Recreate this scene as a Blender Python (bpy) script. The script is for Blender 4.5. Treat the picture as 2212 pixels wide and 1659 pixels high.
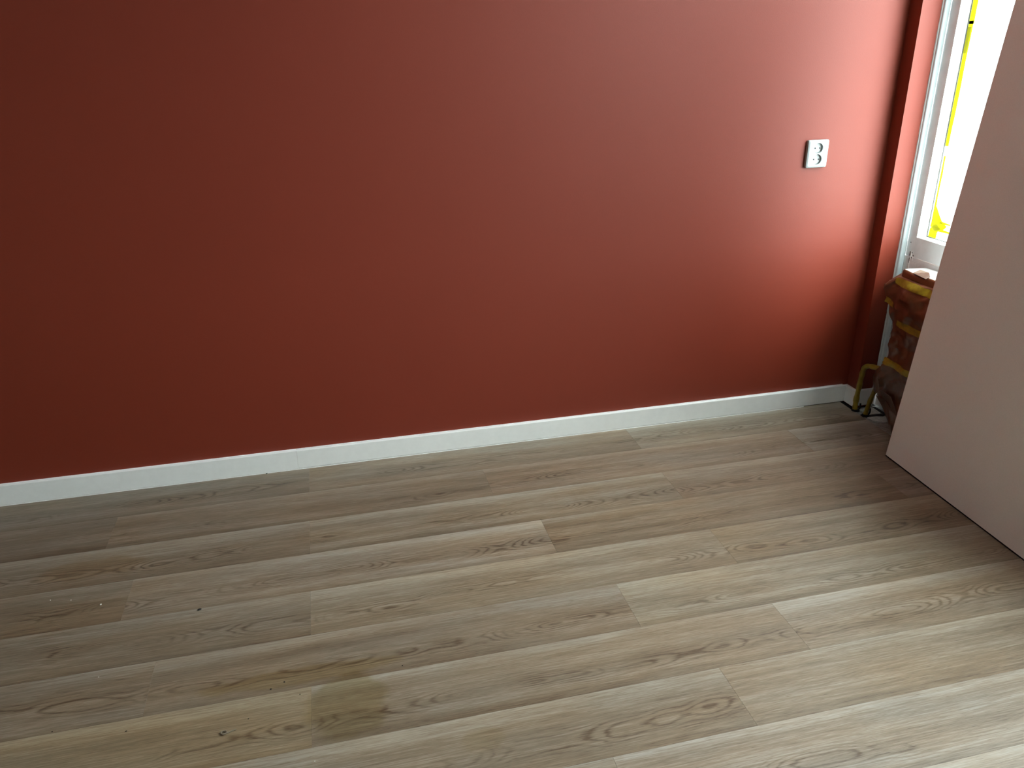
import bpy, bmesh, math, random
from mathutils import Vector, Matrix, noise

random.seed(7)
sc = bpy.context.scene
for o in list(bpy.data.objects):
    bpy.data.objects.remove(o)
C = sc.collection

# ------------------------------------------------------------------ camera
cd = bpy.data.cameras.new('camera'); cam = bpy.data.objects.new('camera', cd); C.objects.link(cam)
cd.sensor_fit = 'HORIZONTAL'; cd.sensor_width = 36.0; cd.lens = 1710.31 / 2212 * 36.0
cd.clip_start = 0.02
RR = (0.97209851, -0.23413795, -0.01427949)      # right
DN = (-0.10497863, -0.37979913, -0.91909309)     # down
FW = (0.20977124, 0.89494807, -0.39378164)       # forward
cam.matrix_world = Matrix(((RR[0], -DN[0], -FW[0], 0.43837), (RR[1], -DN[1], -FW[1], -2.64434),
                           (RR[2], -DN[2], -FW[2], 1.40249), (0, 0, 0, 1)))
sc.camera = cam

# ------------------------------------------------------------------ daylight
world = bpy.data.worlds.new('overcast_sky'); sc.world = world; world.use_nodes = True
wn = world.node_tree.nodes; wl = world.node_tree.links; wn.clear()
SKY = 25.0
out = wn.new('ShaderNodeOutputWorld'); bg = wn.new('ShaderNodeBackground')
tc = wn.new('ShaderNodeTexCoord'); sp = wn.new('ShaderNodeSeparateXYZ'); rp = wn.new('ShaderNodeValToRGB')
wl.new(tc.outputs['Generated'], sp.inputs[0]); wl.new(sp.outputs['Z'], rp.inputs[0])
# overcast: the wet ground outside returns about a third of the sky's light
rp.color_ramp.elements[0].position = 0.0; rp.color_ramp.elements[0].color = (0.30, 0.33, 0.34, 1)
e2 = rp.color_ramp.elements.new(0.02); e2.color = (0.74, 0.80, 0.82, 1)
e3 = rp.color_ramp.elements.new(0.26); e3.color = (0.88, 0.95, 0.97, 1)
e4 = rp.color_ramp.elements.new(0.52); e4.color = (0.95, 1.0, 1.0, 1)
e5 = rp.color_ramp.elements.new(0.80); e5.color = (0.92, 1.0, 1.0, 1)
rp.color_ramp.elements[-1].position = 1.0; rp.color_ramp.elements[-1].color = (0.90, 0.98, 1.0, 1)
wl.new(rp.outputs['Color'], bg.inputs['Color']); bg.inputs['Strength'].default_value = SKY
wl.new(bg.outputs[0], out.inputs[0])
sc.view_settings.view_transform = 'Standard'; sc.view_settings.look = 'None'
sc.view_settings.gamma = 1.0; sc.view_settings.use_curve_mapping = False
sc.view_settings.exposure = 0.0
sc.cycles.use_denoising = True
sc.cycles.max_bounces = 10; sc.cycles.diffuse_bounces = 8; sc.cycles.glossy_bounces = 4
sc.cycles.sample_clamp_indirect = 10.0

# ------------------------------------------------------------------ material helpers
class NT:
    def __init__(s, name):
        s.m = bpy.data.materials.new(name); s.m.use_nodes = True
        s.t = s.m.node_tree; s.n = s.t.nodes; s.l = s.t.links
        s.b = s.n['Principled BSDF']; s.out = s.n['Material Output']
    def put(s, sock, v):
        if hasattr(v, 'is_linked') or isinstance(v, bpy.types.NodeSocket): s.l.new(v, sock)
        else: sock.default_value = v
    def math(s, op, a, b=0.0, c=0.0, clamp=False):
        n = s.n.new('ShaderNodeMath'); n.operation = op; n.use_clamp = clamp
        s.put(n.inputs[0], a); s.put(n.inputs[1], b); s.put(n.inputs[2], c); return n.outputs[0]
    def noise(s, vec, scale=1.0, detail=2.0, rough=0.5, dist=0.0):
        n = s.n.new('ShaderNodeTexNoise'); s.l.new(vec, n.inputs['Vector'])
        n.inputs['Scale'].default_value = scale; n.inputs['Detail'].default_value = detail
        n.inputs['Roughness'].default_value = rough; n.inputs['Distortion'].default_value = dist
        return n.outputs[0]
    def comb(s, x, y, z):
        n = s.n.new('ShaderNodeCombineXYZ')
        for i, v in enumerate((x, y, z)): s.put(n.inputs[i], v)
        return n.outputs[0]
    def mix(s, f, a, b):
        n = s.n.new('ShaderNodeMix'); n.data_type = 'RGBA'
        s.put(n.inputs['Factor'], f); s.put(n.inputs['A'], a) if False else None
        s.put(n.inputs[6], a); s.put(n.inputs[7], b); return n.outputs[2]
    def maprange(s, v, a, b, c, d, smooth=False):
        n = s.n.new('ShaderNodeMapRange'); n.clamp = True
        if smooth: n.interpolation_type = 'SMOOTHSTEP'
        s.put(n.inputs[0], v)
        for i, q in enumerate((a, b, c, d)): s.put(n.inputs[i + 1], q)
        return n.outputs[0]
    def bump(s, h, dist=0.001, strength=1.0):
        n = s.n.new('ShaderNodeBump'); n.inputs['Distance'].default_value = dist
        n.inputs['Strength'].default_value = strength
        s.l.new(h, n.inputs['Height']); s.l.new(n.outputs[0], s.b.inputs['Normal'])
    def pos(s):
        n = s.n.new('ShaderNodeNewGeometry'); return n.outputs['Position']
    def obj(s):
        n = s.n.new('ShaderNodeTexCoord'); return n.outputs['Object']

def plain(name, col, rough=0.5, spec=0.5, grain=0.0, gscale=60.0, bump=0.0, bscale=200.0):
    k = NT(name); k.b.inputs['Roughness'].default_value = rough
    k.b.inputs['Specular IOR Level'].default_value = spec
    c = tuple(col) + (1,)
    if grain:
        f = k.noise(k.pos(), gscale, 4.0)
        d = tuple(max(0, x * (1 - grain)) for x in col) + (1,); e = tuple(min(1, x * (1 + grain)) for x in col) + (1,)
        k.l.new(k.mix(k.maprange(f, .3, .7, 0, 1), d, e), k.b.inputs['Base Color'])
    else: k.b.inputs['Base Color'].default_value = c
    if bump: k.bump(k.noise(k.pos(), bscale, 3.0), bump)
    return k.m

M = {}
def mk_wall():
    k = NT('terracotta_paint')
    p = k.pos()
    f = k.noise(p, 0.9, 3.0)
    k.l.new(k.mix(k.maprange(f, .3, .7, 0, 1), (0.184, 0.0215, 0.0070, 1), (0.200, 0.0240, 0.0080, 1)), k.b.inputs['Base Color'])
    k.b.inputs['Roughness'].default_value = 0.56
    k.b.inputs['Specular IOR Level'].default_value = 0.48
    h = k.noise(p, 260.0, 3.0, 0.6)
    k.bump(h, 0.0006, 0.25)
    return k.m
M['red'] = mk_wall()
M['white_trim'] = plain('white_trim_paint', (0.86, 0.88, 0.87), 0.35, 0.5, 0.02, 40)
M['white_room'] = plain('white_room_paint', (0.36, 0.36, 0.35), 0.8, 0.3, 0.02, 20)
M['ceiling'] = plain('ceiling_paint', (0.60, 0.60, 0.58), 0.9, 0.2, 0.02, 20)
M['caulk'] = plain('white_caulk', (0.85, 0.86, 0.84), 0.5, 0.5, 0.05, 300)
M['frame'] = plain('grey_white_frame_paint', (0.70, 0.79, 0.81), 0.45, 0.5, 0.05, 25, 0.0004, 90)
M['frame_wall'] = plain('grey_plaster_under_window', (0.70, 0.73, 0.73), 0.7, 0.4, 0.07, 30, 0.0008, 120)
M['frame_white'] = plain('white_window_lacquer', (0.80, 0.84, 0.82), 0.35, 0.5, 0.02, 30)
M['profile'] = plain('pale_blue_grey_moulding', (0.60, 0.70, 0.74), 0.45, 0.5, 0.04, 50)
M['board'] = plain('matt_warm_grey_panel', (0.87, 0.83, 0.78), 0.62, 0.35, 0.03, 350, 0.0002, 700)
M['board_edge'] = plain('pink_beige_edge_band', (0.60, 0.45, 0.40), 0.5, 0.5, 0.03, 100)
M['black'] = plain('matt_black', (0.006, 0.006, 0.008), 0.6, 0.3, 0.2, 80)
M['void'] = plain('dark_subfloor', (0.012, 0.010, 0.008), 0.9, 0.1, 0.3, 50)
M['plaster'] = plain('grey_cement_filler', (0.30, 0.31, 0.29), 0.9, 0.2, 0.3, 70, 0.003, 120)
M['plaster_white'] = plain('pale_filler', (0.55, 0.58, 0.56), 0.85, 0.2, 0.2, 90, 0.002, 150)
M['gasket'] = plain('grey_gasket', (0.10, 0.11, 0.11), 0.6, 0.3, 0.1, 80)
M['plastic'] = plain('white_socket_plastic', (0.36, 0.395, 0.40), 0.28, 0.5, 0.01, 40)
M['hole'] = plain('socket_hole_dark', (0.004, 0.005, 0.006), 0.5, 0.3, 0.2, 100)
M['paper_glare'] = plain('brown_paper_painted_glare', (0.62, 0.63, 0.63), 0.4, 0.5, 0.03, 60, 0.001, 70)
M['chip_white'] = plain('white_plaster_chip', (0.9, 0.88, 0.82), 0.6, 0.4, 0.05, 200)
M['crumb'] = plain('black_crumb', (0.012, 0.010, 0.009), 0.8, 0.3, 0.3, 200)
M['fibre'] = plain('pale_fibre', (0.20, 0.165, 0.12), 0.7, 0.3, 0.1, 200)
M['render'] = plain('outside_render', (0.7, 0.7, 0.7), 0.9, 0.2, 0.05, 20)

def mk_paper():
    k = NT('brown_masking_paper'); p = k.pos()
    f = k.noise(p, 9.0, 5.0, 0.6); g = k.noise(p, 60.0, 3.0)
    c = k.mix(k.maprange(f, .3, .7, 0, 1), (0.050, 0.013, 0.003, 1), (0.095, 0.027, 0.007, 1))
    k.l.new(c, k.b.inputs['Base Color'])
    k.b.inputs['Roughness'].default_value = 0.38; k.b.inputs['Specular IOR Level'].default_value = 0.6
    k.b.inputs['Coat Weight'].default_value = 0.35; k.b.inputs['Coat Roughness'].default_value = 0.22
    k.bump(g, 0.002, 0.35)
    return k.m
M['paper'] = mk_paper()
def mk_tape():
    k = NT('yellow_masking_tape'); p = k.pos()
    f = k.noise(p, 70.0, 4.0)
    k.l.new(k.mix(k.maprange(f, .3, .7, 0, 1), (0.18, 0.118, 0.005, 1), (0.27, 0.195, 0.010, 1)), k.b.inputs['Base Color'])
    k.b.inputs['Roughness'].default_value = 0.45
    k.bump(f, 0.0015, 0.5)
    return k.m
M['tape'] = mk_tape()
def mk_tape_glass():
    # thin tape on the pane: daylight comes through it
    k = NT('yellow_tape_on_glass'); p = k.pos()
    t = k.n.new('ShaderNodeBsdfTranslucent'); t.inputs['Color'].default_value = (0.52, 0.53, 0.008, 1)
    k.b.inputs['Base Color'].default_value = (0.80, 0.72, 0.03, 1); k.b.inputs['Roughness'].default_value = 0.5
    mx = k.n.new('ShaderNodeMixShader'); mx.inputs[0].default_value = 0.7
    k.l.new(k.b.outputs[0], mx.inputs[1]); k.l.new(t.outputs[0], mx.inputs[2]); k.l.new(mx.outputs[0], k.out.inputs[0])
    return k.m
M['tape_glass'] = mk_tape_glass()
def mk_glass():
    k = NT('window_glass')
    g = k.n.new('ShaderNodeBsdfGlossy'); g.inputs['Roughness'].default_value = 0.02
    t = k.n.new('ShaderNodeBsdfTransparent'); t.inputs['Color'].default_value = (0.96, 0.98, 0.97, 1)
    lw = k.n.new('ShaderNodeLayerWeight'); lw.inputs[0].default_value = 0.5
    fr = k.math('ADD', k.math('MULTIPLY', k.math('POWER', lw.outputs['Facing'], 5.0), 0.9), 0.04)
    mx = k.n.new('ShaderNodeMixShader')
    k.l.new(fr, mx.inputs[0]); k.l.new(t.outputs[0], mx.inputs[1]); k.l.new(g.outputs[0], mx.inputs[2])
    k.l.new(mx.outputs[0], k.out.inputs[0]); return k.m
M['glass'] = mk_glass()

def mk_wood():
    """grey-brown oak print; object space x runs along the board, y across, object colour carries tint"""
    k = NT('grey_oak_plank')
    oi = k.n.new('ShaderNodeObjectInfo')
    rnd = oi.outputs['Random']; col = oi.outputs['Color']
    s = k.n.new('ShaderNodeSeparateXYZ'); k.l.new(k.obj(), s.inputs[0]); x, y = s.outputs[0], s.outputs[1]
    sd = k.math('MULTIPLY', rnd, 37.0); sd2 = k.math('MULTIPLY', k.math('FRACT', k.math('MULTIPLY', rnd, 91.7)), 1.0)
    # cathedral figure: slice through wobbling growth rings
    wob = k.noise(k.comb(k.math('ADD', k.math('MULTIPLY', x, 1.6), sd), sd, 0.0), 1.0, 1.0)
    wob2 = k.noise(k.comb(k.math('ADD', k.math('MULTIPLY', x, 2.3), sd), 9.0, sd), 1.0, 2.0)
    yc = k.math('ADD', k.math('ADD', y, 0.118), k.math('MULTIPLY', k.math('SUBTRACT', wob, 0.5), 0.09))
    dep = k.math('MULTIPLY', k.math('SUBTRACT', wob2, 0.30), 0.14)
    r = k.math('SQRT', k.math('ADD', k.math('MULTIPLY', yc, yc), k.math('MULTIPLY', dep, dep)))
    jit = k.noise(k.comb(k.math('MULTIPLY', x, 9.0), k.math('MULTIPLY', y, 60.0), sd), 1.0, 4.0, 0.6)
    ph = k.math('ADD', k.math('MULTIPLY', r, 980.0), k.math('MULTIPLY', jit, 9.0))
    ring = k.math('POWER', k.math('ADD', k.math('MULTIPLY', k.math('SINE', ph), 0.5), 0.5), 3.0)
    near = k.maprange(k.math('ABSOLUTE', yc), 0.0, 0.055, 1.0, 0.0, True)
    patch = k.maprange(k.noise(k.comb(k.math('MULTIPLY', x, 3.2), k.math('MULTIPLY', y, 9.0), sd), 1.0, 2.0), 0.40, 0.58, 0.0, 1.0, True)
    ring = k.math('MULTIPLY', k.math('MULTIPLY', ring, near), patch)
    # long soft bands, streaks and pores
    band = k.noise(k.comb(k.math('ADD', k.math('MULTIPLY', x, 1.1), sd), k.math('MULTIPLY', y, 22.0), sd), 1.0, 4.0, 0.55)
    streak = k.noise(k.comb(k.math('MULTIPLY', x, 9.0), k.math('MULTIPLY', y, 260.0), sd), 1.0, 4.0, 0.65)
    pore = k.noise(k.comb(k.math('MULTIPLY', x, 34.0), k.math('MULTIPLY', y, 620.0), sd), 1.0, 2.0, 0.5)
    pore = k.maprange(pore, 0.58, 0.72, 0.0, 1.0)
    fine = k.noise(k.comb(k.math('MULTIPLY', x, 22.0), k.math('MULTIPLY', y, 480.0), k.math('ADD', sd, 5.0)), 1.0, 3.0, 0.7)
    edge = k.maprange(y, -0.055, 0.0, 0.0, 1.0, True)      # far long edge of each board is paler
    low = k.maprange(y, -0.185, -0.150, 1.0, 0.0, True)
    v = k.math('MULTIPLY', k.math('SUBTRACT', band, 0.5), 0.80)
    v = k.math('ADD', v, k.math('MULTIPLY', k.math('SUBTRACT', streak, 0.5), 0.95))
    v = k.math('ADD', v, k.math('MULTIPLY', k.math('SUBTRACT', fine, 0.5), 0.60))
    v = k.math('ADD', v, k.math('MULTIPLY', edge, 0.20))
    v = k.math('SUBTRACT', v, k.math('MULTIPLY', low, 0.14))
    v = k.math('SUBTRACT', v, k.math('MULTIPLY', ring, 0.36))
    v = k.math('SUBTRACT', v, k.math('MULTIPLY', pore, 0.22))
    v = k.math('ADD', v, 0.5, clamp=True)
    cr = k.n.new('ShaderNodeValToRGB'); k.l.new(v, cr.inputs[0]); e = cr.color_ramp.elements
    e[0].position = 0.0; e[0].color = (0.070, 0.046, 0.026, 1)
    e[1].position = 1.0; e[1].color = (0.360, 0.335, 0.288, 1)
    q = cr.color_ramp.elements.new(0.5); q.color = (0.200, 0.162, 0.118, 1)
    hue = k.noise(k.comb(k.math('ADD', k.math('MULTIPLY', x, 2.5), sd), k.math('MULTIPLY', y, 11.0), sd), 1.0, 2.0)
    warm = k.mix(k.maprange(hue, .35, .65, 0, 1), (1.05, 0.98, 0.92, 1), (0.985, 0.995, 1.03, 1))
    def mul(a, b):
        n = k.n.new('ShaderNodeMix'); n.data_type = 'RGBA'; n.blend_type = 'MULTIPLY'
        n.inputs[0].default_value = 1.0; k.put(n.inputs[6], a); k.put(n.inputs[7], b); return n.outputs[2]
    c = mul(mul(cr.outputs[0], warm), col)
    # an old water stain with its own outline around (0.40, -1.15)
    ws = k.n.new('ShaderNodeSeparateXYZ'); k.l.new(k.pos(), ws.inputs[0]); wx, wy = ws.outputs[0], ws.outputs[1]
    dn = k.math('MULTIPLY', k.math('SUBTRACT', k.noise(k.pos(), 11.0, 4.0), 0.5), 0.9)
    def blot(cx, cy, rx, ry, amt, cc):
        ax = k.math('DIVIDE', k.math('SUBTRACT', wx, cx), rx); ay = k.math('DIVIDE', k.math('SUBTRACT', wy, cy), ry)
        d = k.math('ADD', k.math('SQRT', k.math('ADD', k.math('MULTIPLY', ax, ax), k.math('MULTIPLY', ay, ay))), dn)
        return mul(c, k.mix(k.maprange(d, 0.75, 1.1, amt, 0.0, True), (1, 1, 1, 1), cc))
    c = blot(0.375, -1.195, 0.10, 0.11, 0.85, (0.74, 0.70, 0.52, 1))
    c = blot(0.27, -1.070, 0.24, 0.030, 0.75, (0.86, 0.78, 0.55, 1))
    c = blot(0.66, -1.37, 0.05, 0.035, 0.7, (0.88, 0.84, 0.72, 1))
    c = blot(-0.33, -0.47, 0.16, 0.05, 0.6, (0.80, 0.66, 0.48, 1))
    k.l.new(c, k.b.inputs['Base Color'])
    k.l.new(k.maprange(streak, .3, .7, .36, .50), k.b.inputs['Roughness'])
    k.b.inputs['Specular IOR Level'].default_value = 0.45
    hh = k.math('SUBTRACT', k.math('MULTIPLY', streak, 0.6), k.math('ADD', k.math('MULTIPLY', pore, 0.5), k.math('MULTIPLY', ring, 0.3)))
    k.bump(hh, 0.0012, 0.30)
    return k.m
M['wood'] = mk_wood()

# ------------------------------------------------------------------ mesh helpers
def link(name, bm, mat, parent=None, smooth=False, loc=None):
    me = bpy.data.meshes.new(name); bm.normal_update(); bm.to_mesh(me); bm.free()
    for mm in (mat if isinstance(mat, (list, tuple)) else [mat]): me.materials.append(mm)
    if smooth:
        for p in me.polygons: p.use_smooth = True
    o = bpy.data.objects.new(name, me); C.objects.link(o)
    if parent: o.parent = parent
    if loc: o.location = loc
    return o
def abox(bm, x0, x1, y0, y1, z0, z1, bev=0.0, seg=2):
    vs = [bm.verts.new((x, y, z)) for x in (x0, x1) for y in (y0, y1) for z in (z0, z1)]
    fs = [(0, 1, 3, 2), (4, 6, 7, 5), (0, 4, 5, 1), (2, 3, 7, 6), (0, 2, 6, 4), (1, 5, 7, 3)]
    ff = [bm.faces.new([vs[i] for i in f]) for f in fs]
    bmesh.ops.recalc_face_normals(bm, faces=ff)
    if bev:
        es = list({e for f in ff for e in f.edges})
        bmesh.ops.bevel(bm, geom=es, offset=bev, segments=seg, profile=0.5, affect='EDGES')
def box(name, x0, x1, y0, y1, z0, z1, mat, parent=None, bev=0.0, seg=2):
    bm = bmesh.new(); abox(bm, x0, x1, y0, y1, z0, z1, bev, seg); return link(name, bm, mat, parent)
def empty(name, loc=(0, 0, 0), parent=None):
    o = bpy.data.objects.new(name, None); C.objects.link(o); o.location = loc; o.empty_display_size = 0.1
    if parent: o.parent = parent
    return o
def tag(o, label=None, cat=None, group=None, kind=None):
    if label: o['label'] = label
    if cat: o['category'] = cat
    if group: o['group'] = group
    if kind: o['kind'] = kind
    return o
def struct(o, label, cat): return tag(o, label, cat, kind='structure')
def prism(bm, prof, axis, a, b):
    """closed outline prof (list of 2D) extruded along axis from a to b"""
    def P(u, v, w): return {0: (w, u, v), 1: (u, w, v), 2: (u, v, w)}[axis]
    A = [bm.verts.new(P(u, v, a)) for u, v in prof]; B = [bm.verts.new(P(u, v, b)) for u, v in prof]
    n = len(prof); fs = [bm.faces.new(A), bm.faces.new(B[::-1])]
    for i in range(n): fs.append(bm.faces.new((A[i], A[(i + 1) % n], B[(i + 1) % n], B[i])))
    bmesh.ops.recalc_face_normals(bm, faces=fs)
def tube(bm, pts, rad, n=12):
    pts = [Vector(p) for p in pts]; rings = []
    for i, p in enumerate(pts):
        d = (pts[min(i + 1, len(pts) - 1)] - pts[max(i - 1, 0)]).normalized()
        u = d.cross(Vector((0.3, 1, 0.2))).normalized(); w = d.cross(u)
        rr = rad[i] if isinstance(rad, (list, tuple)) else rad
        rings.append([bm.verts.new(p + (u * math.cos(2 * math.pi * j / n) + w * math.sin(2 * math.pi * j / n)) * rr) for j in range(n)])
    for a, b in zip(rings, rings[1:]):
        for j in range(n): bm.faces.new((a[j], a[(j + 1) % n], b[(j + 1) % n], b[j]))
    bm.faces.new(rings[0][::-1]); bm.faces.new(rings[-1])
def smooth_path(pts, k=6):
    out = []; P = [Vector(p) for p in pts]
    for i in range(len(P) - 1):
        p0, p1, p2, p3 = P[max(i - 1, 0)], P[i], P[i + 1], P[min(i + 2, len(P) - 1)]
        for j in range(k):
            t = j / k
            out.append(0.5 * ((2 * p1) + (-p0 + p2) * t + (2 * p0 - 5 * p1 + 4 * p2 - p3) * t * t + (-p0 + 3 * p1 - 3 * p2 + p3) * t ** 3))
    out.append(P[-1]); return out

# ------------------------------------------------------------------ room shell
XL, XW, YR, ZC = -2.6, 2.604, -4.6, 2.70
WIN_Y0, WIN_Y1, WIN_Z0, WIN_Z1 = -0.1215, -2.20, 0.714, 2.50

wb = box('wall_back', XL, 2.503, 0.0, 0.12, -0.05, ZC, M['red'])
struct(wb, 'terracotta red painted wall behind the white skirting board', 'wall')
bm = bmesh.new(); abox(bm, 2.503, 2.579, -0.062, 0.12, -0.05, ZC, 0.0)
pil = link('trim_1', bm, M['red']); struct(pil, 'narrow terracotta red boxed pipe chase in the corner beside the window', 'pilaster')
# ragged brush edge of the red paint beside the moulding
bm = bmesh.new(); rnd = random.Random(3)
zs = [0.10 + i * 0.012 for i in range(int((ZC - 0.12) / 0.012))]
pv = None
for i, z in enumerate(zs):
    w = 0.0006 + 0.0022 * abs(noise.noise(Vector((0, 3.1, z * 22)))) * 1.6 + (0.0015 if rnd.random() < 0.06 else 0)
    row = [bm.verts.new((2.5788, -0.0622, z)), bm.verts.new((2.579 + w, -0.0626, z)), bm.verts.new((2.579 + w, -0.052, z))]
    if pv:
        for a in range(2): bm.faces.new((pv[a], pv[a + 1], row[a + 1], row[a]))
    pv = row
link('paint_edge', bm, M['red'], pil)

# window wall under, beside and above the window
ww = empty('wall_right', (2.65, -2.0, 0)); struct(ww, 'grey plastered wall below and around the window on the right', 'wall')
def wpart(name, *a, mat=M['frame_wall'], bev=0.0):
    o = box(name, *a, mat, None, bev); o.parent = ww; o.matrix_parent_inverse = Matrix.Translation((-2.65, 2.0, 0)); return o
wpart('lower_wall', XW, 2.80, YR, 0.12, -0.05, 0.636)
wpart('upper_wall', XW, 2.80, YR, 0.12, WIN_Z1 + 0.05, ZC)
wpart('end_wall', XW, 2.80, YR, WIN_Y1 - 0.05, 0.636, WIN_Z1 + 0.05)
wpart('corner_wall', 2.66, 2.80, -0.062, 0.12, 0.636, WIN_Z1 + 0.05)
# other walls
struct(box('wall_left', XL - 0.12, XL, YR, 0.12, -0.05, ZC, M['white_room']), 'plain white wall opposite the window, outside the picture on the left', 'wall')
struct(box('wall_front', XL - 0.12, 2.80, YR - 0.12, YR, -0.05, ZC, M['white_room']), 'plain white wall behind the camera', 'wall')
struct(box('ceiling', XL - 0.12, 2.80, YR - 0.12, 0.12, ZC, ZC + 0.12, M['ceiling']), 'flat white ceiling above the room', 'ceiling')

# ------------------------------------------------------------------ floor
W, L = 0.185, 1.218
floor = empty('floor', (0, 0, 0)); struct(floor, 'grey brown oak look plank floor laid parallel to the red wall', 'floor')
sub = box('screed', XL, XW, YR, 0.0, -0.06, -0.0075, M['void'], floor)
starts = {0: 0.2934, 1: -0.317, 2: 0.2934, 3: -0.2025, 4: 0.2934, 5: -0.0845, 6: 0.2934, 7: 0.043, 8: -0.299}
TINT = {  # (row, nth plank whose start is nearest) -> tint seen in the photograph
}
def lin(*c): return tuple(c)
XMAX = 2.474
mesh_cache = {}
def plank(x0, x1, yfar, wid, ox, row, idx):
    """x0..x1 visible cut, ox the true start of the board (grain origin)"""
    bm = bmesh.new(); g = 0.00015
    abox(bm, x0 - ox + g, x1 - ox - g, -wid + g * 1.2, -g * 0.2, -0.0065, 0.0, 0.00025, 1)
    o = link('plank', bm, M['wood'], floor, loc=(ox, yfar, random.uniform(-0.00025, 0.0)))
    return o
yA = -1.0154 * W
rows = int((-YR + yA) / W) + 1
tints = random.Random(21)
ROWT = {}
spec_t = {(0, 0.2934): (1.02, .99, .95), (0, -0.9246): (0.86, 0.85, 0.84), (1, -0.317): (0.90, 0.86, .82), (1, -1.535): (0.84, 0.82, .80),
          (1, 0.901): (1.05, 1.0, .98), (2, 0.2934): (1.02, 1.0, .96), (2, -0.9246): (0.92, .88, .83), (2, 1.5114): (0.95, 0.87, .80),
          (3, -0.2025): (1.08, 1.06, 1.04), (3, 1.0155): (0.90, 0.83, 0.74), (3, -1.4205): (0.9, .86, .80), (4, 0.2934): (1.08, 1.06, 1.0),
          (4, -0.9246): (0.94, 0.92, .88), (4, 1.5114): (1.00, 0.95, .84), (5, -0.0845): (0.97, .95, .92), (5, -1.3025): (1.0, .98, .95),
          (5, 1.1335): (1.08, 1.08, 1.02), (6, -0.9246): (1.08, 1.03, .89), (6, 0.2934): (0.98, .96, .92), (6, 1.5114): (1.10, 1.08, 1.04),
          (7, 0.043): (1.0, .98, .93), (7, -1.175): (1.0, 1.0, .97), (7, 1.261): (1.02, 1.0, .95), (8, -0.299): (1.04, 1.05, 1.04), (8, 0.919): (1.08, 1.10, 1.12)}
for r in range(-1, rows):
    yf = -0.004 if r == -1 else yA - (r) * W
    wid = (-yA - 0.004) if r == -1 else W
    ri = r + 1
    st = starts.get(ri, None)
    if st is None: st = random.Random(ri * 13).uniform(0, L)
    n0 = math.floor((XL - st) / L)
    k = n0
    while True:
        ox = st + k * L; k += 1
        a, b = max(ox, XL + 0.004), min(ox + L, XMAX)
        if a >= XMAX - 0.02: break
        if b - a < 0.01: continue
        if yf - wid < YR: break
        oy = yA + W if r == -1 else yf
        if r == -1:
            bm = bmesh.new(); g = 0.00015
            abox(bm, a - ox + g, b - ox - g, -W + g * 1.2, -(-0.004 - 0) * 0 + (yf - oy), -0.0065, 0.0, 0.00025, 1)
            o = link('plank', bm, M['wood'], floor, loc=(ox, oy, 0))
        else:
            o = plank(a, b, yf, wid, ox, r, k)
        t = None
        for (rr, xx), tv in spec_t.items():
            if rr == ri and abs(xx - ox) < 0.02: t = tv
        if t is None:
            q = tints.uniform(0.9, 1.1); t = (q, q * tints.uniform(.98, 1.01), q * tints.uniform(.93, 1.0))
        o.color = (t[0], t[1], t[2], 1)

# unfinished strip under the radiator
pa = box('filler_bed', 2.476, 2.6035, YR + 0.002, -0.078, -0.0075, -0.0035, M['plaster'], floor)
def poly_slab(name, pts, z0, z1, mat, parent):
    bm = bmesh.new(); prism(bm, pts, 2, z0, z1); return link(name, bm, mat, parent)
poly_slab('filler_patch', [(2.500, -0.098), (2.535, -0.094), (2.570, -0.098), (2.566, -0.150), (2.530, -0.170), (2.508, -0.150)], -0.0035, 0.0, M['plaster_white'], floor)
poly_slab('filler_patch', [(2.482, -0.176), (2.505, -0.166), (2.562, -0.186), (2.575, -0.235), (2.520, -0.228), (2.490, -0.205)], -0.0035, 0.001, M['plaster_white'], floor)
poly_slab('black_gap_strip', [(2.478, -0.142), (2.50, -0.152), (2.560, -0.158), (2.575, -0.168), (2.556, -0.176), (2.50, -0.172), (2.478, -0.158)], -0.0035, 0.0012, M['black'], floor)
poly_slab('black_gap_strip', [(2.574, -0.088), (2.586, -0.088), (2.586, -4.5), (2.574, -4.5)], -0.0035, -0.001, M['black'], floor)
poly_slab('black_gap_strip', [(2.474, -0.02), (2.486, -0.02), (2.486, -0.090), (2.500, -0.100), (2.476, -0.104)], -0.0035, -0.0005, M['black'], floor)

# ------------------------------------------------------------------ skirting boards
def skirting(bm, x0, x1, y0, y1, z0=0.0035, z1=0.0755): abox(bm, x0, x1, y0, y1, z0, z1, 0.0018, 2)
bb = empty('baseboard_back', (0, 0, 0)); struct(bb, 'white square edged skirting board along the red wall', 'skirting board')
for i, (a, b) in enumerate(((XL, 0.2575), (0.2580, 2.488))):
    bm = bmesh.new(); skirting(bm, a, b, -0.015, 0.0, 0.0035 if i else 0.003, 0.0752 if i else 0.0756)
    link('skirting_length', bm, M['white_trim'], bb)
bm = bmesh.new(); prism(bm, [(-0.0160, 0.0002), (-0.015, 0.0002), (-0.015, 0.0034)], 0, XL, 2.30); link('caulk_bead', bm, M['caulk'], bb)
bm = bmesh.new(); prism(bm, [(-0.0012, 0.0754), (0.0, 0.0754), (0.0, 0.0772)], 0, XL, 2.48); link('caulk_bead', bm, M['caulk'], bb)
bm = bmesh.new(); abox(bm, 0.2572, 0.2586, -0.0154, -0.001, 0.004, 0.0745, 0.0); link('joint_filler', bm, M['caulk'], bb)
bc = empty('baseboard_corner', (2.5, -0.05, 0)); struct(bc, 'short white skirting pieces wrapping the red corner casing', 'skirting board')
def bpart(name, *a):
    bm = bmesh.new(); skirting(bm, *a); o = link(name, bm, M['white_trim'], bc); o.matrix_parent_inverse = Matrix.Translation((-2.5, 0.05, 0)); return o
bpart('skirting_length', 2.488, 2.503, -0.077, -0.0005, 0.0035, 0.0752)
bpart('skirting_length', 2.5035, 2.588, -0.077, -0.062, 0.006, 0.0752)
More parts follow.
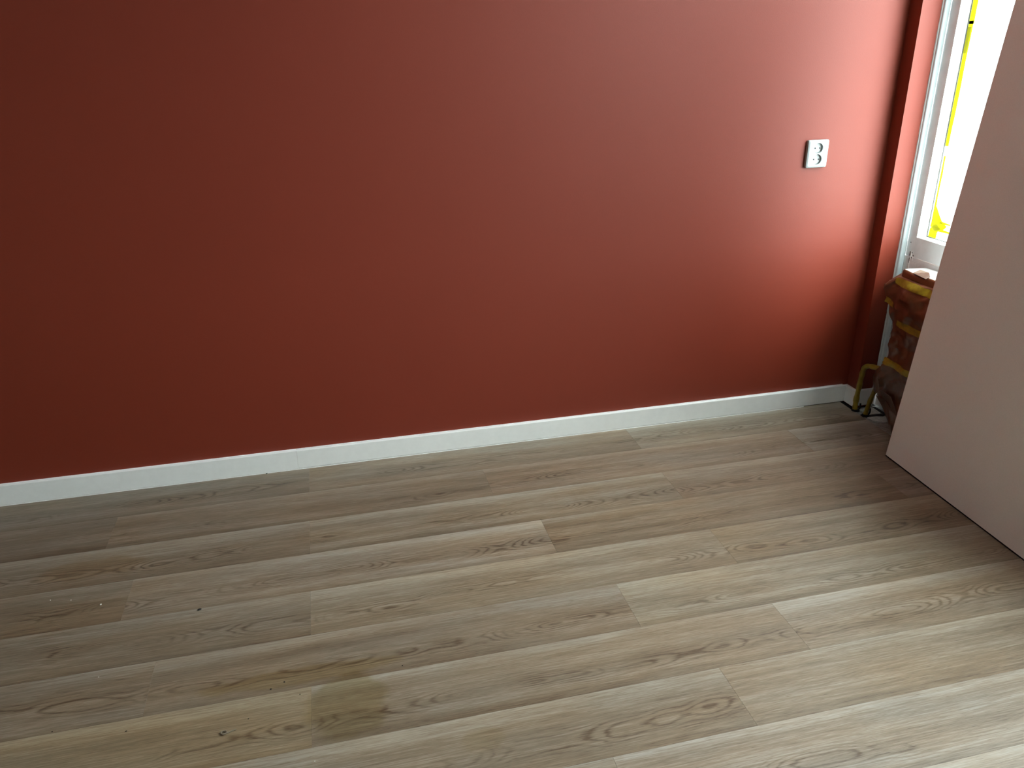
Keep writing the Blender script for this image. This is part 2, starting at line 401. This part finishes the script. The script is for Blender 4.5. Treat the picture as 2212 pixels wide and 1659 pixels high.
br = empty('baseboard_right', (2.59, -1.0, 0)); struct(br, 'white skirting board below the window behind the wrapped radiator', 'skirting board')
bm = bmesh.new(); skirting(bm, 2.589, 2.604, -4.59, -0.0775, 0.008, 0.0752); o = link('skirting_length', bm, M['white_trim'], br); o.matrix_parent_inverse = Matrix.Translation((-2.59, 1.0, 0))
struct(box('baseboard_left', XL, XL + 0.015, YR, -0.016, 0.002, 0.0752, M['white_trim'], None, 0.0015), 'white skirting board on the left wall outside the picture', 'skirting board')

# ------------------------------------------------------------------ window
wi = empty('window_1', (2.63, -1.5, 0.7)); struct(wi, 'large white framed window with yellow tape along the pane edge', 'window')
inv = Matrix.Translation((-2.63, 1.5, -0.7))
def wpt(name, bm, mat, smooth=False):
    o = link(name, bm, mat, wi, smooth); o.matrix_parent_inverse = inv; return o
def wbox(name, *a, mat=M['frame'], bev=0.0008):
    bm = bmesh.new(); abox(bm, *a, bev); return wpt(name, bm, mat)
# outer casing facing the room (grey), white lined opening behind it
wbox('stile', 2.605, 2.62, WIN_Y0, -0.0785, 0.6375, WIN_Z1 + 0.05)
wbox('stile', 2.605, 2.62, WIN_Y1 - 0.045, WIN_Y1, 0.6375, WIN_Z1 + 0.05)
wbox('bottom_rail', 2.605, 2.62, WIN_Y1, WIN_Y0, 0.6375, WIN_Z0)
wbox('top_rail', 2.605, 2.62, WIN_Y1, WIN_Y0, WIN_Z1, WIN_Z1 + 0.05)
wbox('jamb_lining', 2.6202, 2.70, WIN_Y0, -0.0785, 0.6375, WIN_Z1 + 0.05, mat=M['frame_white'])
wbox('jamb_lining', 2.6202, 2.70, WIN_Y1 - 0.045, WIN_Y1, 0.6375, WIN_Z1 + 0.05, mat=M['frame_white'])
wbox('sill_lining', 2.6202, 2.70, WIN_Y1, WIN_Y0, 0.6375, WIN_Z0, mat=M['frame_white'])
wbox('head_lining', 2.6202, 2.70, WIN_Y1, WIN_Y0, WIN_Z1, WIN_Z1 + 0.05, mat=M['frame_white'])
for my in (-1.16,): wbox('mullion', 2.612, 2.70, my - 0.03, my + 0.03, WIN_Z0, WIN_Z1, mat=M['frame_white'])
GX = 2.651
edges = [WIN_Y0, -1.13, -1.19, WIN_Y1]
for i in range(0, 4, 2):
    ya, yb = edges[i], edges[i + 1]
    wbox('pane', GX, GX + 0.004, yb, ya, WIN_Z0, WIN_Z1, mat=M['glass'], bev=0)
    # dark rubber gasket lines around the pane
    for g in ((yb, yb + 0.0022, WIN_Z0, WIN_Z1), (ya - 0.0022, ya, WIN_Z0, WIN_Z1)):
        wbox('gasket', GX - 0.004, GX - 0.0002, g[0], g[1], g[2], g[3], mat=M['gasket'], bev=0)
    wbox('gasket', GX - 0.004, GX - 0.0002, yb + 0.0022, ya - 0.0022, WIN_Z0, WIN_Z0 + 0.0022, mat=M['gasket'], bev=0)
# yellow tape on the pane edge
def tape_strip(name, outline, x=GX - 0.0012, t=0.0006):
    bm = bmesh.new(); prism(bm, outline, 0, x, x + t); return wpt(name, bm, M['tape_glass'])
r3 = random.Random(5)
def vstrip(z0, z1, w0, w1, yo=-0.1245):
    n = 9; L_ = []; R_ = []
    for i in range(n):
        t = i / (n - 1); z = z0 + (z1 - z0) * t
        L_.append((yo + 0.0008 * r3.uniform(-1, 1) * 0.4, z)); R_.append((yo - (w0 + (w1 - w0) * t) + 0.0012 * r3.uniform(-1, 1), z))
    return L_ + R_[::-1]
tape_strip('tape_strip', vstrip(1.445, WIN_Z1 - 0.01, 0.023, 0.026))
tape_strip('tape_strip', vstrip(1.352, 1.437, 0.0155, 0.0175), GX - 0.0022)
tape_strip('tape_strip', vstrip(1.044, 1.455, 0.0165, 0.020))
tape_strip('tape_strip', vstrip(0.770, 1.010, 0.0085, 0.0095, -0.1285))
# crumpled tape in the lower corner of the pane
def blob(cy, cz, pts, x): tape_strip('tape_scrap', [(cy + a * 1.35, cz + b * 1.1) for a, b in pts], x)
blob(-0.126, 0.7165, [(0, 0), (-0.030, 0), (-0.031, 0.020), (-0.040, 0.036), (-0.022, 0.050), (-0.012, 0.040), (-0.002, 0.028)], GX - 0.0016)
blob(-0.129, 0.755, [(0, 0), (-0.018, -0.010), (-0.052, 0.0), (-0.060, 0.012), (-0.042, 0.022), (-0.028, 0.040), (-0.014, 0.062), (-0.008, 0.070), (-0.004, 0.045)], GX - 0.0026)
blob(-0.140, 0.742, [(0, 0), (-0.075, 0.004), (-0.078, 0.009), (-0.02, 0.012)], GX - 0.0034)
blob(-0.165, 0.772, [(0, 0), (-0.045, 0.002), (-0.046, 0.006), (-0.01, 0.010)], GX - 0.0034)
# rounded pale moulding between the red casing and the window
bm = bmesh.new(); pr = []
x0, x1, yf, yb = 2.5835, 2.6035, -0.0775, -0.030
pr = [(x0, yb), (x0, yf + 0.006)]
for i in range(6): 
    a = math.pi - i / 5 * math.pi / 2; pr.append((x0 + 0.006 + 0.006 * math.cos(a), yf + 0.006 - 0.006 * math.sin(a)))
pr += [(x1, yf), (x1, yb)]
bmv = bmesh.new(); prism(bmv, pr, 2, 0.076, 2.60)
o = link('trim_2', bmv, M['profile']); struct(o, 'pale blue grey rounded vertical moulding between red casing and window frame', 'moulding')
o2 = box('trim_3', 2.6036, 2.6046, -0.0782, -0.05, 0.30, 0.690, M['black']); struct(o2, 'thin black open joint beside the pale vertical moulding', 'joint')
# grey sealant sliver left of moulding, cracked caulk seams under the window
bm = bmesh.new(); prism(bm, [(2.5800, -0.050), (2.5836, -0.050), (2.5836, -0.0675), (2.5816, -0.0650), (2.5806, -0.058)], 2, 0.076, 2.60)
o = link('trim_4', bm, M['frame']); struct(o, 'thin grey sealant line between red paint and pale moulding', 'sealant')
def seam(bm, pts, w, x=2.6036):
    for (a, b), (c, d) in zip(pts, pts[1:]):
        dy, dz = c - a, d - b; l = math.hypot(dy, dz) or 1; ny, nz = -dz / l * w / 2, dy / l * w / 2
        prism(bm, [(a + ny, b + nz), (c + ny, d + nz), (c - ny, d - nz), (a - ny, b - nz)], 0, x - 0.0005, x + 0.0018)
def seampart(name, strokes, mat):
    bm = bmesh.new()
    for pts, w in strokes: seam(bm, pts, w)
    o = link(name, bm, mat, ww); o.matrix_parent_inverse = Matrix.Translation((-2.65, 2.0, 0)); return o
seampart('caulk_seam', [([(-0.150, 0.6370), (-0.178, 0.6362)], .0022), ([(-0.186, 0.6366), (-0.245, 0.6360), (-0.31, 0.6362)], .0026), ([(-0.118, 0.640), (-0.121, 0.625)], .0022),
             ([(-0.1085, 0.655), (-0.1095, 0.628)], .0032), ([(-0.1075, 0.618), (-0.107, 0.600), (-0.108, 0.590)], .0026)], M['caulk'])
seampart('crack', [([(-0.103, 0.656), (-0.1035, 0.640)], .0012), ([(-0.1045, 0.632), (-0.104, 0.612)], .0012), ([(-0.113, 0.655), (-0.1135, 0.651)], .002),
             ([(-0.114, 0.637), (-0.115, 0.632)], .002), ([(-0.121, 0.646), (-0.1225, 0.641)], .0016), ([(-0.094, 0.690), (-0.0985, 0.6895)], .0016)], M['void'])
# skirt of exterior: sill ledge outside
box_out = box('exterior_sill', 2.70, 2.86, WIN_Y1 - 0.04, WIN_Y0 + 0.04, 0.66, 0.70, M['render']); box_out.parent = ww; box_out.matrix_parent_inverse = Matrix.Translation((-2.65, 2.0, 0))

# ------------------------------------------------------------------ socket
so = empty('wall_socket', (2.210, 0.0, 1.022))
tag(so, 'white double wall socket on the lit right part of the red wall', 'socket')
def plate():
    bm = bmesh.new(); w, h = 0.0425, 0.049
    layers = [(0.0, w, h, 0.006), (-0.0075, w, h, 0.006), (-0.0100, w - 0.0012, h - 0.0012, 0.006), (-0.0115, w - 0.0050, h - 0.0050, 0.005), (-0.0120, w - 0.0075, h - 0.0075, 0.004)]
    rings = []
    for y, a, b, r in layers:
        ring = []
        for cx, cz, s0 in ((a - r, b - r, 0), (-a + r, b - r, 1), (-a + r, -b + r, 2), (a - r, -b + r, 3)):
            for i in range(5):
                t = (s0 + i / 4) * math.pi / 2; ring.append(bm.verts.new((cx + r * math.cos(t), y, cz + r * math.sin(t))))
        rings.append(ring)
    for A, B in zip(rings, rings[1:]):
        for i in range(len(A)): bm.faces.new((A[i], A[(i + 1) % len(A)], B[(i + 1) % len(A)], B[i]))
    bm.faces.new(rings[0])
    # front face with two round wells
    front = rings[-1]; N = 40; R = 0.0183; wells = []
    for cz in (0.0197, -0.0197):
        wells.append([bm.verts.new((R * math.cos(2 * math.pi * i / N), -0.0120, cz + R * math.sin(2 * math.pi * i / N))) for i in range(N)])
    es = []
    for loop in [front] + wells:
        for i in range(len(loop)):
            a, b = loop[i], loop[(i + 1) % len(loop)]
            e = bm.edges.get((a, b)) or bm.edges.new((a, b)); es.append(e)
    bmesh.ops.triangle_fill(bm, edges=es, use_beauty=True, use_dissolve=False)
    for loop, cz in zip(wells, (0.0197, -0.0197)):
        inner = [bm.verts.new((0.0172 * math.cos(2 * math.pi * i / N), -0.0040, cz + 0.0172 * math.sin(2 * math.pi * i / N))) for i in range(N)]
        for i in range(N): bm.faces.new((loop[i], loop[(i + 1) % N], inner[(i + 1) % N], inner[i]))
        bm.faces.new(inner)
    # drop any fill face that closed a well mouth
    for f in [f for f in bm.faces if len(f.verts) == 3]:
        c = f.calc_center_median()
        for cz in (0.0197, -0.0197):
            if abs(c.y + 0.012) < 1e-5 and math.hypot(c.x, c.z - cz) < R * 0.97 and all(abs(math.hypot(v.co.x, v.co.z - cz) - R) < 1e-5 for v in f.verts):
                bm.faces.remove(f); break
    bmesh.ops.recalc_face_normals(bm, faces=bm.faces)
    return bm
link('cover_plate', plate(), M['plastic'], so)
for cz, sgn in ((0.0197, -1), (-0.0197, 1)):
    ins = bmesh.new(); N = 28
    A = [ins.verts.new((0.0168 * math.cos(2 * math.pi * i / N), -0.0040, 0.0168 * math.sin(2 * math.pi * i / N))) for i in range(N)]
    B = [ins.verts.new((0.0160 * math.cos(2 * math.pi * i / N), -0.0052, 0.0160 * math.sin(2 * math.pi * i / N))) for i in range(N)]
    for i in range(N): ins.faces.new((A[i], A[(i + 1) % N], B[(i + 1) % N], B[i]))
    ins.faces.new(B); ins.faces.new(A[::-1]); bmesh.ops.recalc_face_normals(ins, faces=ins.faces)
    io = link('socket_insert', ins, M['plastic'], so, loc=(0, 0, cz))
    for hx, hz, hr, hm in ((-0.0095, 0, 0.0026, M['hole']), (0.0095, 0, 0.0026, M['hole']), (0, sgn * 0.0105, 0.0021, M['frame_wall'])):
        hb = bmesh.new(); bmesh.ops.create_cone(hb, cap_ends=True, segments=14, radius1=hr, radius2=hr, depth=0.0008, matrix=Matrix.Translation((hx, -0.0055, hz)) @ Matrix.Rotation(math.pi / 2, 4, 'X'))
        link('pin_hole' if hm is M['hole'] else 'screw', hb, hm, io)

# ------------------------------------------------------------------ radiator wrapped in paper
ra = empty('wrapped_radiator', (2.52, -0.8, 0.06)); tag(ra, 'radiator below the window wrapped in crumpled brown paper and yellow tape', 'radiator')
rinv = Matrix.Translation((-2.52, 0.8, -0.06))
def rpart(name, bm, mat, smooth=False, par=None):
    o = link(name, bm, mat, par or ra, smooth)
    if par is None: o.matrix_parent_inverse = rinv
    return o
YL = [(0.060, -0.345), (0.071, -0.335), (0.104, -0.300), (0.114, -0.257), (0.128, -0.222), (0.166, -0.216), (0.229, -0.224), (0.249, -0.228), (0.31, -0.240), (0.419, -0.233), (0.452, -0.222), (0.496, -0.190), (0.540, -0.167), (0.552, -0.165), (0.575, -0.178)]
def yl(z):
    if z <= YL[0][0]: return YL[0][1]
    for (a, b), (c, d) in zip(YL, YL[1:]):
        if z <= c: return b + (d - b) * (z - a) / (c - a)
    return YL[-1][1]
def cr(y, z, s=1.0):
    v = Vector((y * 9, z * 11, 2.7))
    a = abs(noise.noise(v)) * 0.018 + abs(noise.noise(v * 2.3 + Vector((4, 1, 0)))) * 0.009 + abs(noise.noise(v * 5.1)) * 0.004
    vd = noise.voronoi(v * 0.62 + Vector((3, 3, 3)))[0]; a += 0.022 * vd[0]
    vd = noise.voronoi(v * 1.9)[0]; a += 0.008 * vd[0] - 0.016
    # diagonal sagging folds
    f = math.sin((z * 1.0 + (y + 0.2) * 0.55) * 46 + noise.noise(v * .7) * 4.0)
    a += 0.004 * (1 - abs(f)) ** 2
    return a * s
def XF(y, z):
    base = 2.462 + 0.010 * math.exp(-((z - 0.35) / 0.15) ** 2)
    # upper sheet laps over the lower one along a slanting edge
    zl = 0.492 + (y + 0.20) * 0.155
    lap = -0.006 if z > zl else 0.0
    if z > 0.552: base += (z - 0.552) * 0.55
    return base - cr(y, z) + lap
YEND = -1.60
rows_z = []
z = 0.060
while z < 0.598: rows_z.append(z); z += 0.0065
rows_z.append(0.598)
bm = bmesh.new(); grid = []
for z in rows_z:
    row = []; left = yl(z) if z < 0.575 else -0.178 - (z - 0.575) * 1.6
    left += 0.004 * noise.noise(Vector((z * 30, 1, 1)))
    # left end going back to the wall
    for i in range(8):
        t = i / 8; x = 2.588 + (XF(left, z) + 0.012 - 2.588) * t
        yy = left - 0.012 * (1 - math.cos(t * math.pi)) * 0 - 0.020 * (1 - t) + 0.006 * noise.noise(Vector((x * 30, z * 14, 3)))
        row.append(bm.verts.new((x, yy, z)))
    n = 150
    for i in range(n + 1):
        t = i / n; t2 = t ** 1.3; y = left + (YEND - left) * t2
        rnd_c = 0.012 * max(0, 1 - (left - y) / 0.012)
        row.append(bm.verts.new((XF(y, z) + rnd_c, y, z)))
    row.append(bm.verts.new((2.588, YEND, z)))
    grid.append(row)
for A, B in zip(grid, grid[1:]):
    for i in range(len(A) - 1): bm.faces.new((A[i], A[i + 1], B[i + 1], B[i]))
bm.faces.new([v for v in grid[0]])
bm.faces.new([v for v in grid[-1]][::-1])
bmesh.ops.recalc_face_normals(bm, faces=bm.faces)
rpart('paper_wrap', bm, M['paper'], True)
# convector top
bm = bmesh.new(); g2 = []
prof = [(2.487, 0.590), (2.486, 0.612), (2.489, 0.6195), (2.496, 0.6225), (2.52, 0.6235), (2.55, 0.6235), (2.585, 0.6225), (2.595, 0.620), (2.595, 0.590)]
ys = [-0.214, -0.2155, -0.218] + [-0.225 - i * 0.012 for i in range(115)]
for j, y in enumerate(ys):
    sh = (0.010, 0.003, 0.0)[j] if j < 3 else 0
    ring = []
    for i, (x, z) in enumerate(prof):
        w = 0.0035 * noise.noise(Vector((x * 20, y * 25, z * 30))) + 0.0030 * abs(noise.noise(Vector((x * 45, y * 50, 1))))
        ring.append(bm.verts.new((x + (w if i < 3 else 0) + sh * (i < 4), y, z + (w * .8 if 2 <= i <= 7 else 0) - sh * (2 <= i <= 7))))
    g2.append(ring)
for A, B in zip(g2, g2[1:]):
    for i in range(len(A) - 1): bm.faces.new((A[i], A[i + 1], B[i + 1], B[i]))
bm.faces.new(g2[0]); bm.faces.new(g2[-1][::-1]); bmesh.ops.recalc_face_normals(bm, faces=bm.faces); bm.normal_update()
for f in bm.faces:      # window glare on the brown paper's top painted as near-white, front hem left brown
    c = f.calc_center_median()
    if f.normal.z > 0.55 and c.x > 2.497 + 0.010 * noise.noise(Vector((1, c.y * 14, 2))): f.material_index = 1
rpart('paper_top', bm, [M['paper'], M['paper_glare']], True)
# folded paper flaps on the left shoulder
def flap(name, pts, th=0.0012, mat=M['paper']):
    bm = bmesh.new(); A = [bm.verts.new(p) for p in pts]; c = sum((Vector(p) for p in pts), Vector()) / len(pts)
    for i in range(len(A)): 
        pass
    f = bm.faces.new(A); bmesh.ops.triangulate(bm, faces=[f])
    r = bmesh.ops.solidify(bm, geom=list(bm.faces), thickness=th)
    bmesh.ops.recalc_face_normals(bm, faces=bm.faces); return rpart(name, bm, mat)
flap('paper_flap', [(2.462, -0.166, 0.553), (2.50, -0.160, 0.572), (2.545, -0.150, 0.588), (2.560, -0.190, 0.596), (2.492, -0.205, 0.590), (2.470, -0.190, 0.566)])
flap('paper_flap', [(2.575, -0.150, 0.600), (2.545, -0.160, 0.590), (2.520, -0.205, 0.598), (2.500, -0.216, 0.606), (2.540, -0.214, 0.618), (2.580, -0.200, 0.616)])
flap('paper_flap', [(2.484, -0.275, 0.6245), (2.520, -0.268, 0.632), (2.532, -0.300, 0.628), (2.500, -0.345, 0.6265), (2.483, -0.345, 0.6205)])
# tape strips laid on the paper
def tape(y0, y1, z0, z1, w0, w1, off=0.0016, name='tape_strip'):
    bm = bmesh.new(); n = 60; rows = []
    for i in range(n + 1):
        t = i / n; y = y0 + (y1 - y0) * t; zc = z0 + (z1 - z0) * t; w = w0 + (w1 - w0) * t
        if i == 0: w *= .82
        r_ = []
        for j in range(5):
            zz = zc + (j / 4 - .5) * w
            r_.append(bm.verts.new((XF(y, zz) - off - 0.0006 * noise.noise(Vector((y * 90, zz * 120, 1))), y, zz)))
        rows.append(r_)
    for A, B in zip(rows, rows[1:]):
        for j in range(4): bm.faces.new((A[j], A[j + 1], B[j + 1], B[j]))
    bmesh.ops.recalc_face_normals(bm, faces=bm.faces)
    return rpart(name, bm, M['tape'], True)
tape(-0.222, -1.5, 0.584, 0.584, 0.026, 0.024, 0.0035)
tape(-0.196, -0.243, 0.508, 0.494, 0.021, 0.018)
tape(-0.268, -0.95, 0.436, 0.428, 0.026, 0.024)
tape(-0.237, -1.10, 0.279, 0.274, 0.025, 0.026)
tape(-0.60, -1.40, 0.16, 0.15, 0.026, 0.026)
# crumpled cuff around the valve
bm = bmesh.new(); bmesh.ops.create_icosphere(bm, subdivisions=4, radius=1.0)
for v in bm.verts:
    c = v.co.copy(); d = 1 + 0.30 * (abs(noise.noise(c * 1.6 + Vector((2, 7, 1)))) - 0.2) + 0.18 * abs(noise.noise(c * 4.0))
    v.co = Vector((2.497 + 0.020 * c.x * d, -0.192 + 0.026 * c.y * d + 0.010 * (c.z < 0) * c.z, 0.172 + 0.056 * c.z * d))
rpart('paper_cuff', bm, M['paper'], True)
def pipe(pts, r=0.0088):
    P = smooth_path(pts, 9); bm = bmesh.new(); rr = []
    for i, p in enumerate(P):
        u = i / len(P)
        rr.append(r * (1 + 0.16 * noise.noise(Vector((p.z * 30, p.y * 30, r * 900))) + 0.10 * (((i // 4) % 2) * 1.0)))
    tube(bm, P, rr, 14); o = rpart('pipe', bm, M['tape'], True); return o
p1 = pipe([(2.500, -0.196, 0.216), (2.493, -0.165, 0.213), (2.489, -0.132, 0.207), (2.486, -0.112, 0.196), (2.485, -0.103, 0.170), (2.484, -0.099, 0.110), (2.482, -0.097, 0.045), (2.480, -0.1005, 0.012), (2.479, -0.104, -0.003)], 0.0098)
p2 = pipe([(2.505, -0.198, 0.190), (2.497, -0.186, 0.150), (2.492, -0.172, 0.090), (2.491, -0.162, 0.045), (2.490, -0.156, 0.012), (2.489, -0.155, -0.003)], 0.0085)
# pipe collars and a frayed end of tape at the floor
for p, (cx, cy) in ((p1, (2.482, -0.104)), (p2, (2.490, -0.156))):
    bm = bmesh.new(); bmesh.ops.create_cone(bm, cap_ends=True, segments=18, radius1=0.017, radius2=0.012, depth=0.007, matrix=Matrix.Translation((cx, cy, 0.0045)))
    o = link('floor_collar', bm, M['black'], p)
    bm = bmesh.new(); tube(bm, smooth_path([(cx + 0.004, cy - 0.004, 0.002), (cx + 0.012, cy - 0.008, 0.016), (cx + 0.013, cy - 0.006, 0.034)], 5), 0.0032, 8)
    link('pipe_clip', bm, M['black'], p, True)
# small heap of paper hanging down by the board
flap('paper_flap', [(2.458, -0.235, 0.128), (2.452, -0.300, 0.135), (2.455, -0.340, 0.110), (2.462, -0.330, 0.040), (2.470, -0.300, 0.060), (2.470, -0.262, 0.095)])
flap('paper_flap', [(2.455, -0.255, 0.160), (2.446, -0.330, 0.165), (2.444, -0.400, 0.090), (2.452, -0.400, 0.020), (2.462, -0.350, 0.014), (2.466, -0.322, 0.070)])

# ------------------------------------------------------------------ big leaning board
th = math.radians(5.3)
e = Vector((-0.04731, -0.99888, 0)); nrm = Vector((0.99888, -0.04731, 0))
up = nrm * math.sin(th) + Vector((0, 0, 1)) * math.cos(th); out_n = nrm * math.cos(th) - Vector((0, 0, 1)) * math.sin(th)
P0 = Vector((2.3465, -0.4712, 0.0055)); BW, BH, BT = 0.78, 1.92, 0.018
bd = empty('leaning_board', P0); tag(bd, 'tall pale grey brown board leaning towards the window', 'board')
def bpt(u, v, w): return e * u + up * v + out_n * w
def bslab(name, u0, u1, v0, v1, w0, w1, mat, bev=0.0004):
    bm = bmesh.new(); abox(bm, u0, u1, v0, v1, w0, w1, bev)
    for v in bm.verts: v.co = bpt(*v.co)
    bmesh.ops.recalc_face_normals(bm, faces=bm.faces); return link(name, bm, mat, bd)
bslab('panel', 0.0008, BW, 0.0, BH, 0.0, BT, M['board'])
bslab('edge_band', -0.0002, 0.0007, 0.0, BH, 0.0, BT, M['board_edge'], 0)
bslab('bottom_strip', 0.001, BW, -0.0045, 0.0, 0.0004, BT - 0.001, M['black'], 0)  # thin black strip along the board's lower edge

# ------------------------------------------------------------------ bits lying on the floor
def crumb(name, x, y, rx, ry, rz, mat, rot, label, cat, group=None, sd=1):
    bm = bmesh.new(); bmesh.ops.create_icosphere(bm, subdivisions=2, radius=1.0)
    for v in bm.verts:
        d = 1 + 0.45 * noise.noise(v.co * 1.7 + Vector((sd, sd * 2.3, 0)))
        v.co = Vector((v.co.x * rx * d, v.co.y * ry * d, max(v.co.z, -0.6) * rz * d))
    zmin = min(v.co.z for v in bm.verts)
    for v in bm.verts: v.co.z -= zmin
    o = link(name, bm, mat, loc=(x, y, 0.0)); o.rotation_euler = (0, 0, rot); tag(o, label, cat, group); return o
crumb('plaster_chip', -0.269, -0.658, .0026, .0020, .0022, M['chip_white'], .4, 'bright white plaster chip, the largest white speck left on the floor', 'chip', None, 1)
crumb('plaster_chip', -0.411, -0.601, .0013, .0010, .0010, M['chip_white'], .4, 'tiny white speck on the floor nearest the left border', 'chip', None, 2)
crumb('plaster_chip', -0.355, -0.615, .0012, .0009, .0010, M['chip_white'], .9, 'tiny white speck between the leftmost speck and the large white chip', 'chip', None, 3)
crumb('plaster_chip', -0.211, -0.953, .0013, .0010, .0010, M['chip_white'], .1, 'tiny white speck on the dark cathedral grained plank at lower left', 'chip', None, 4)
crumb('plaster_chip', 0.299, -1.337, .0014, .0011, .0010, M['chip_white'], .1, 'tiny white speck below the pale yellowish plank end', 'chip', None, 5)
crumb('dirt_crumb', -0.001, -0.750, .0052, .0022, .0030, M['crumb'], .5, 'elongated black crumb, largest dark bit on the floor left of centre', 'crumb', None, 6)
crumb('dirt_crumb', 0.145, -0.0195, .0030, .0016, .0020, M['crumb'], .3, 'black crumb lying against the white skirting board', 'crumb', None, 7)
crumb('dirt_crumb', 0.230, -1.083, .0021, .0015, .0015, M['crumb'], .2, 'black crumb at the upper edge of the olive stain', 'crumb', None, 8)
crumb('dirt_crumb', 0.199, -1.099, .0024, .0012, .0014, M['crumb'], .2, 'black crumb at the left tip of the olive stain', 'crumb', None, 9)
crumb('dirt_crumb', 0.267, -1.133, .0013, .0010, .0010, M['crumb'], .2, 'tiny dark crumb near the top right corner of the yellowish plank end', 'crumb', None, 10)
crumb('dirt_crumb', 0.153, -1.180, .0014, .0010, .0010, M['crumb'], .2, 'tiny dark crumb right of the curled shaving', 'crumb', None, 11)
crumb('dirt_crumb', -0.112, -1.149, .0024, .0011, .0012, M['crumb'], .3, 'flat black crumb left of the curled shaving', 'crumb', None, 12)
crumb('dirt_crumb', -0.274, -1.109, .0017, .0009, .0010, M['crumb'], -.3, 'small black crumb closest to the lower left corner', 'crumb', None, 13)
crumb('dirt_crumb', 0.512, -1.099, .0016, .0011, .0012, M['crumb'], .6, 'lone tiny dark crumb right of the olive stain', 'crumb', None, 14)
# curled shaving
bm = bmesh.new(); tube(bm, smooth_path([(0.006 * math.cos(t), 0.0048 * math.sin(t), 0.0022 + 0.0004 * math.sin(3 * t)) for t in [i * 0.6 for i in range(9)]] + [(0.012, -0.001, 0.0018), (0.026, 0.004, 0.0012)], 4), 0.0016, 7)
o = link('curled_shaving', bm, M['fibre'], None, True, (0.102, -1.209, 0.0)); tag(o, 'small curled ring shaped shaving with a straight tail on the yellowish plank', 'shaving')
